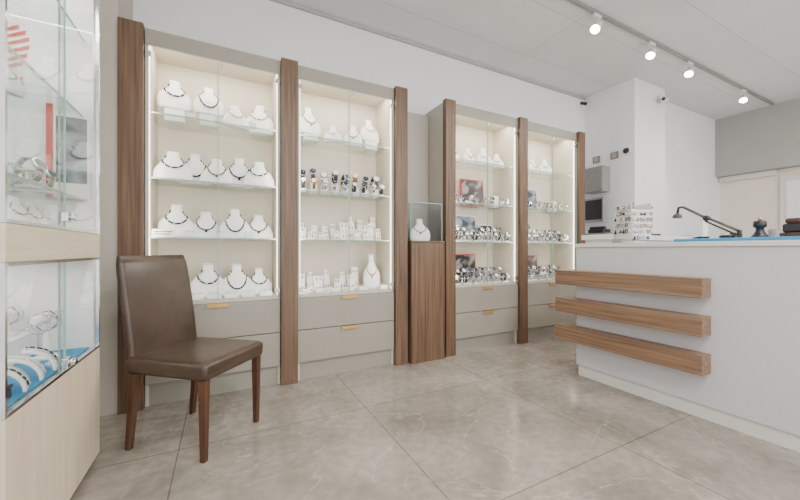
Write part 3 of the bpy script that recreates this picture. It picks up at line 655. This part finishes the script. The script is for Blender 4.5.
def bracelet_stand(x,y,z,s,k,rot,nb=4,hp=0.07):
    r=thing('bracelet_stand',(x,y,z),'white padded T-bar bracelet stand in the glass cabinet','bracelet stand',rot,'bracelet stands in the glass cabinet'); r.scale=(s,s,s)
    add('base',lathe(((0,.035),(.008,.037),(.012,.03),(.015,.010),(hp,.008))),'white',r)
    cz=hp+0.02
    add('cushion',MB().rings([[(xx,rr*math.cos(2*math.pi*q/20),cz+rr*math.sin(2*math.pi*q/20)) for q in range(20)] for xx,rr in ((-0.09,.010),(-0.08,.016),(-0.04,.018),(0.04,.018),(0.08,.016),(0.09,.010))]),'white',r)
    for j in range(nb):
        xx=-0.06+0.12*j/(nb-1); n=MB()
        kind=(j+k)%3; c2=cz-0.014
        if kind==2: n.rings([[ (xx+ww+0.006*math.sin(2*math.pi*q/26),rr2*1.0*math.cos(2*math.pi*q/26),c2+1.1*rr2*math.sin(2*math.pi*q/26)) for ww,rr2 in ((-.0025,.029),(.0025,.029),(.0025,.031),(-.0025,.031))] for q in range(26)],closed=True)
        else:
            for q in range(30):
                t=2*math.pi*q/30; n.ball((xx+0.006*math.sin(t),0.029*math.cos(t),c2+0.034*math.sin(t)),0.0029,6,4,mi=(q%4==0)*1)
        bo=add('bracelet',n,[('darkbead','steel','chrome')[kind],'chrome'],loc=(x,y,z),rot=rot,label=('fine dark beaded','silver linked','bright silver band')[kind]+' bracelet around a white stand',cat='bracelet',group='bracelets in the glass cabinet'); bo.scale=(s,s,s)
def ramp(x,y,z,k,rot,s=1.0):
    r=thing('bracelet_ramp',(x,y,z),'slim white curved bracelet ramp with draped bracelets','bracelet stand',rot,'curved bracelet ramps in the glass cabinet'); r.scale=(s,s,s)
    def arc(u,rad):
        a=math.pi*0.5*u
        return (-rad*math.cos(a), rad*math.sin(a))
    rs=[]
    for xx in (-0.042,-0.040,0.040,0.042):
        rd_=0.085 if abs(xx)<.041 else 0.083
        ring=[(xx,*arc(i/12,rd_)) for i in range(13)]+[(xx,0.006,rd_),(xx,0.006,rd_-.006)]+[(xx,*arc(1-i/12,rd_-.006)) for i in range(13)]
        rs.append(ring)
    add('body',MB().rings(rs,smooth=False),'white',r)
    for j in range(2):
        xx=-0.018+0.036*j; n=MB(); kind=(j+k)%3
        for q in range(26):
            yy,zz=arc(0.08+0.9*q/25,0.088); n.ball((xx+0.003*math.sin(q*.6),yy,zz),0.0028 if kind else 0.0038,6,4,mi=(q%4==0)*1)
        bo=add('bracelet',n,[('darkbead','steel','chrome')[kind],'chrome'],loc=(x,y,z),rot=rot,label=('dark beaded','silver linked','bright silver')[kind]+' bracelet draped over a white ramp',cat='bracelet',group='bracelets in the glass cabinet'); bo.scale=(s,s,s)
for (x,y,w_,d_,h_) in ((-0.80,1.90,0.13,0.36,0.10),(-0.96,1.92,0.14,0.33,0.19)):
    add('display_riser',MB().box(-w_/2,w_/2,-d_/2,d_/2,0,h_),'white',loc=(x,y,0.5455),bevel=0.004,label='long white stepped display block in the glass cabinet',cat='display block',group='stepped blocks in the glass cabinet')
for i,(x,y) in enumerate(((-0.655,1.54),(-0.655,1.65),(-0.655,1.76))): ramp(x,y,0.5455,i,math.pi/2+0.25,1.0)
bracelet_stand(-0.66,1.95,0.5455,1.15,1,1.57,5,0.13)
for i,(x,y,z) in enumerate(((-0.80,1.82,0.6465),(-0.80,2.0,0.6465),(-0.96,1.99,0.7365))):
    bracelet_stand(x,y,z,1.0,i,1.57)
jb=thing('jewellery_box',(-0.62,1.43,0.5455),'small black jewellery box on blue felt','box'); add('body',MB().box(-.04,.04,-.055,.055,0,.03),'black',jb,bevel=0.004); add('lid',MB().box(-.042,.042,-.057,.057,.031,.042),'black',jb,bevel=0.004)

# ------------------------------------------------------------ world + camera
w=bpy.data.worlds.new('World'); bpy.context.scene.world=w; w.use_nodes=True
bg=w.node_tree.nodes['Background']; bg.inputs['Color'].default_value=(0.93,0.96,1.0,1); bg.inputs['Strength'].default_value=1.2
cd=bpy.data.cameras.new('Camera'); cam=bpy.data.objects.new('Camera',cd); C.objects.link(cam)
cam.location=(0,0,1.0); cam.rotation_euler=(math.radians(90),0,math.radians(-27.4)); cd.sensor_width=36; cd.lens=15.3; cd.clip_start=0.02
bpy.context.scene.camera=cam
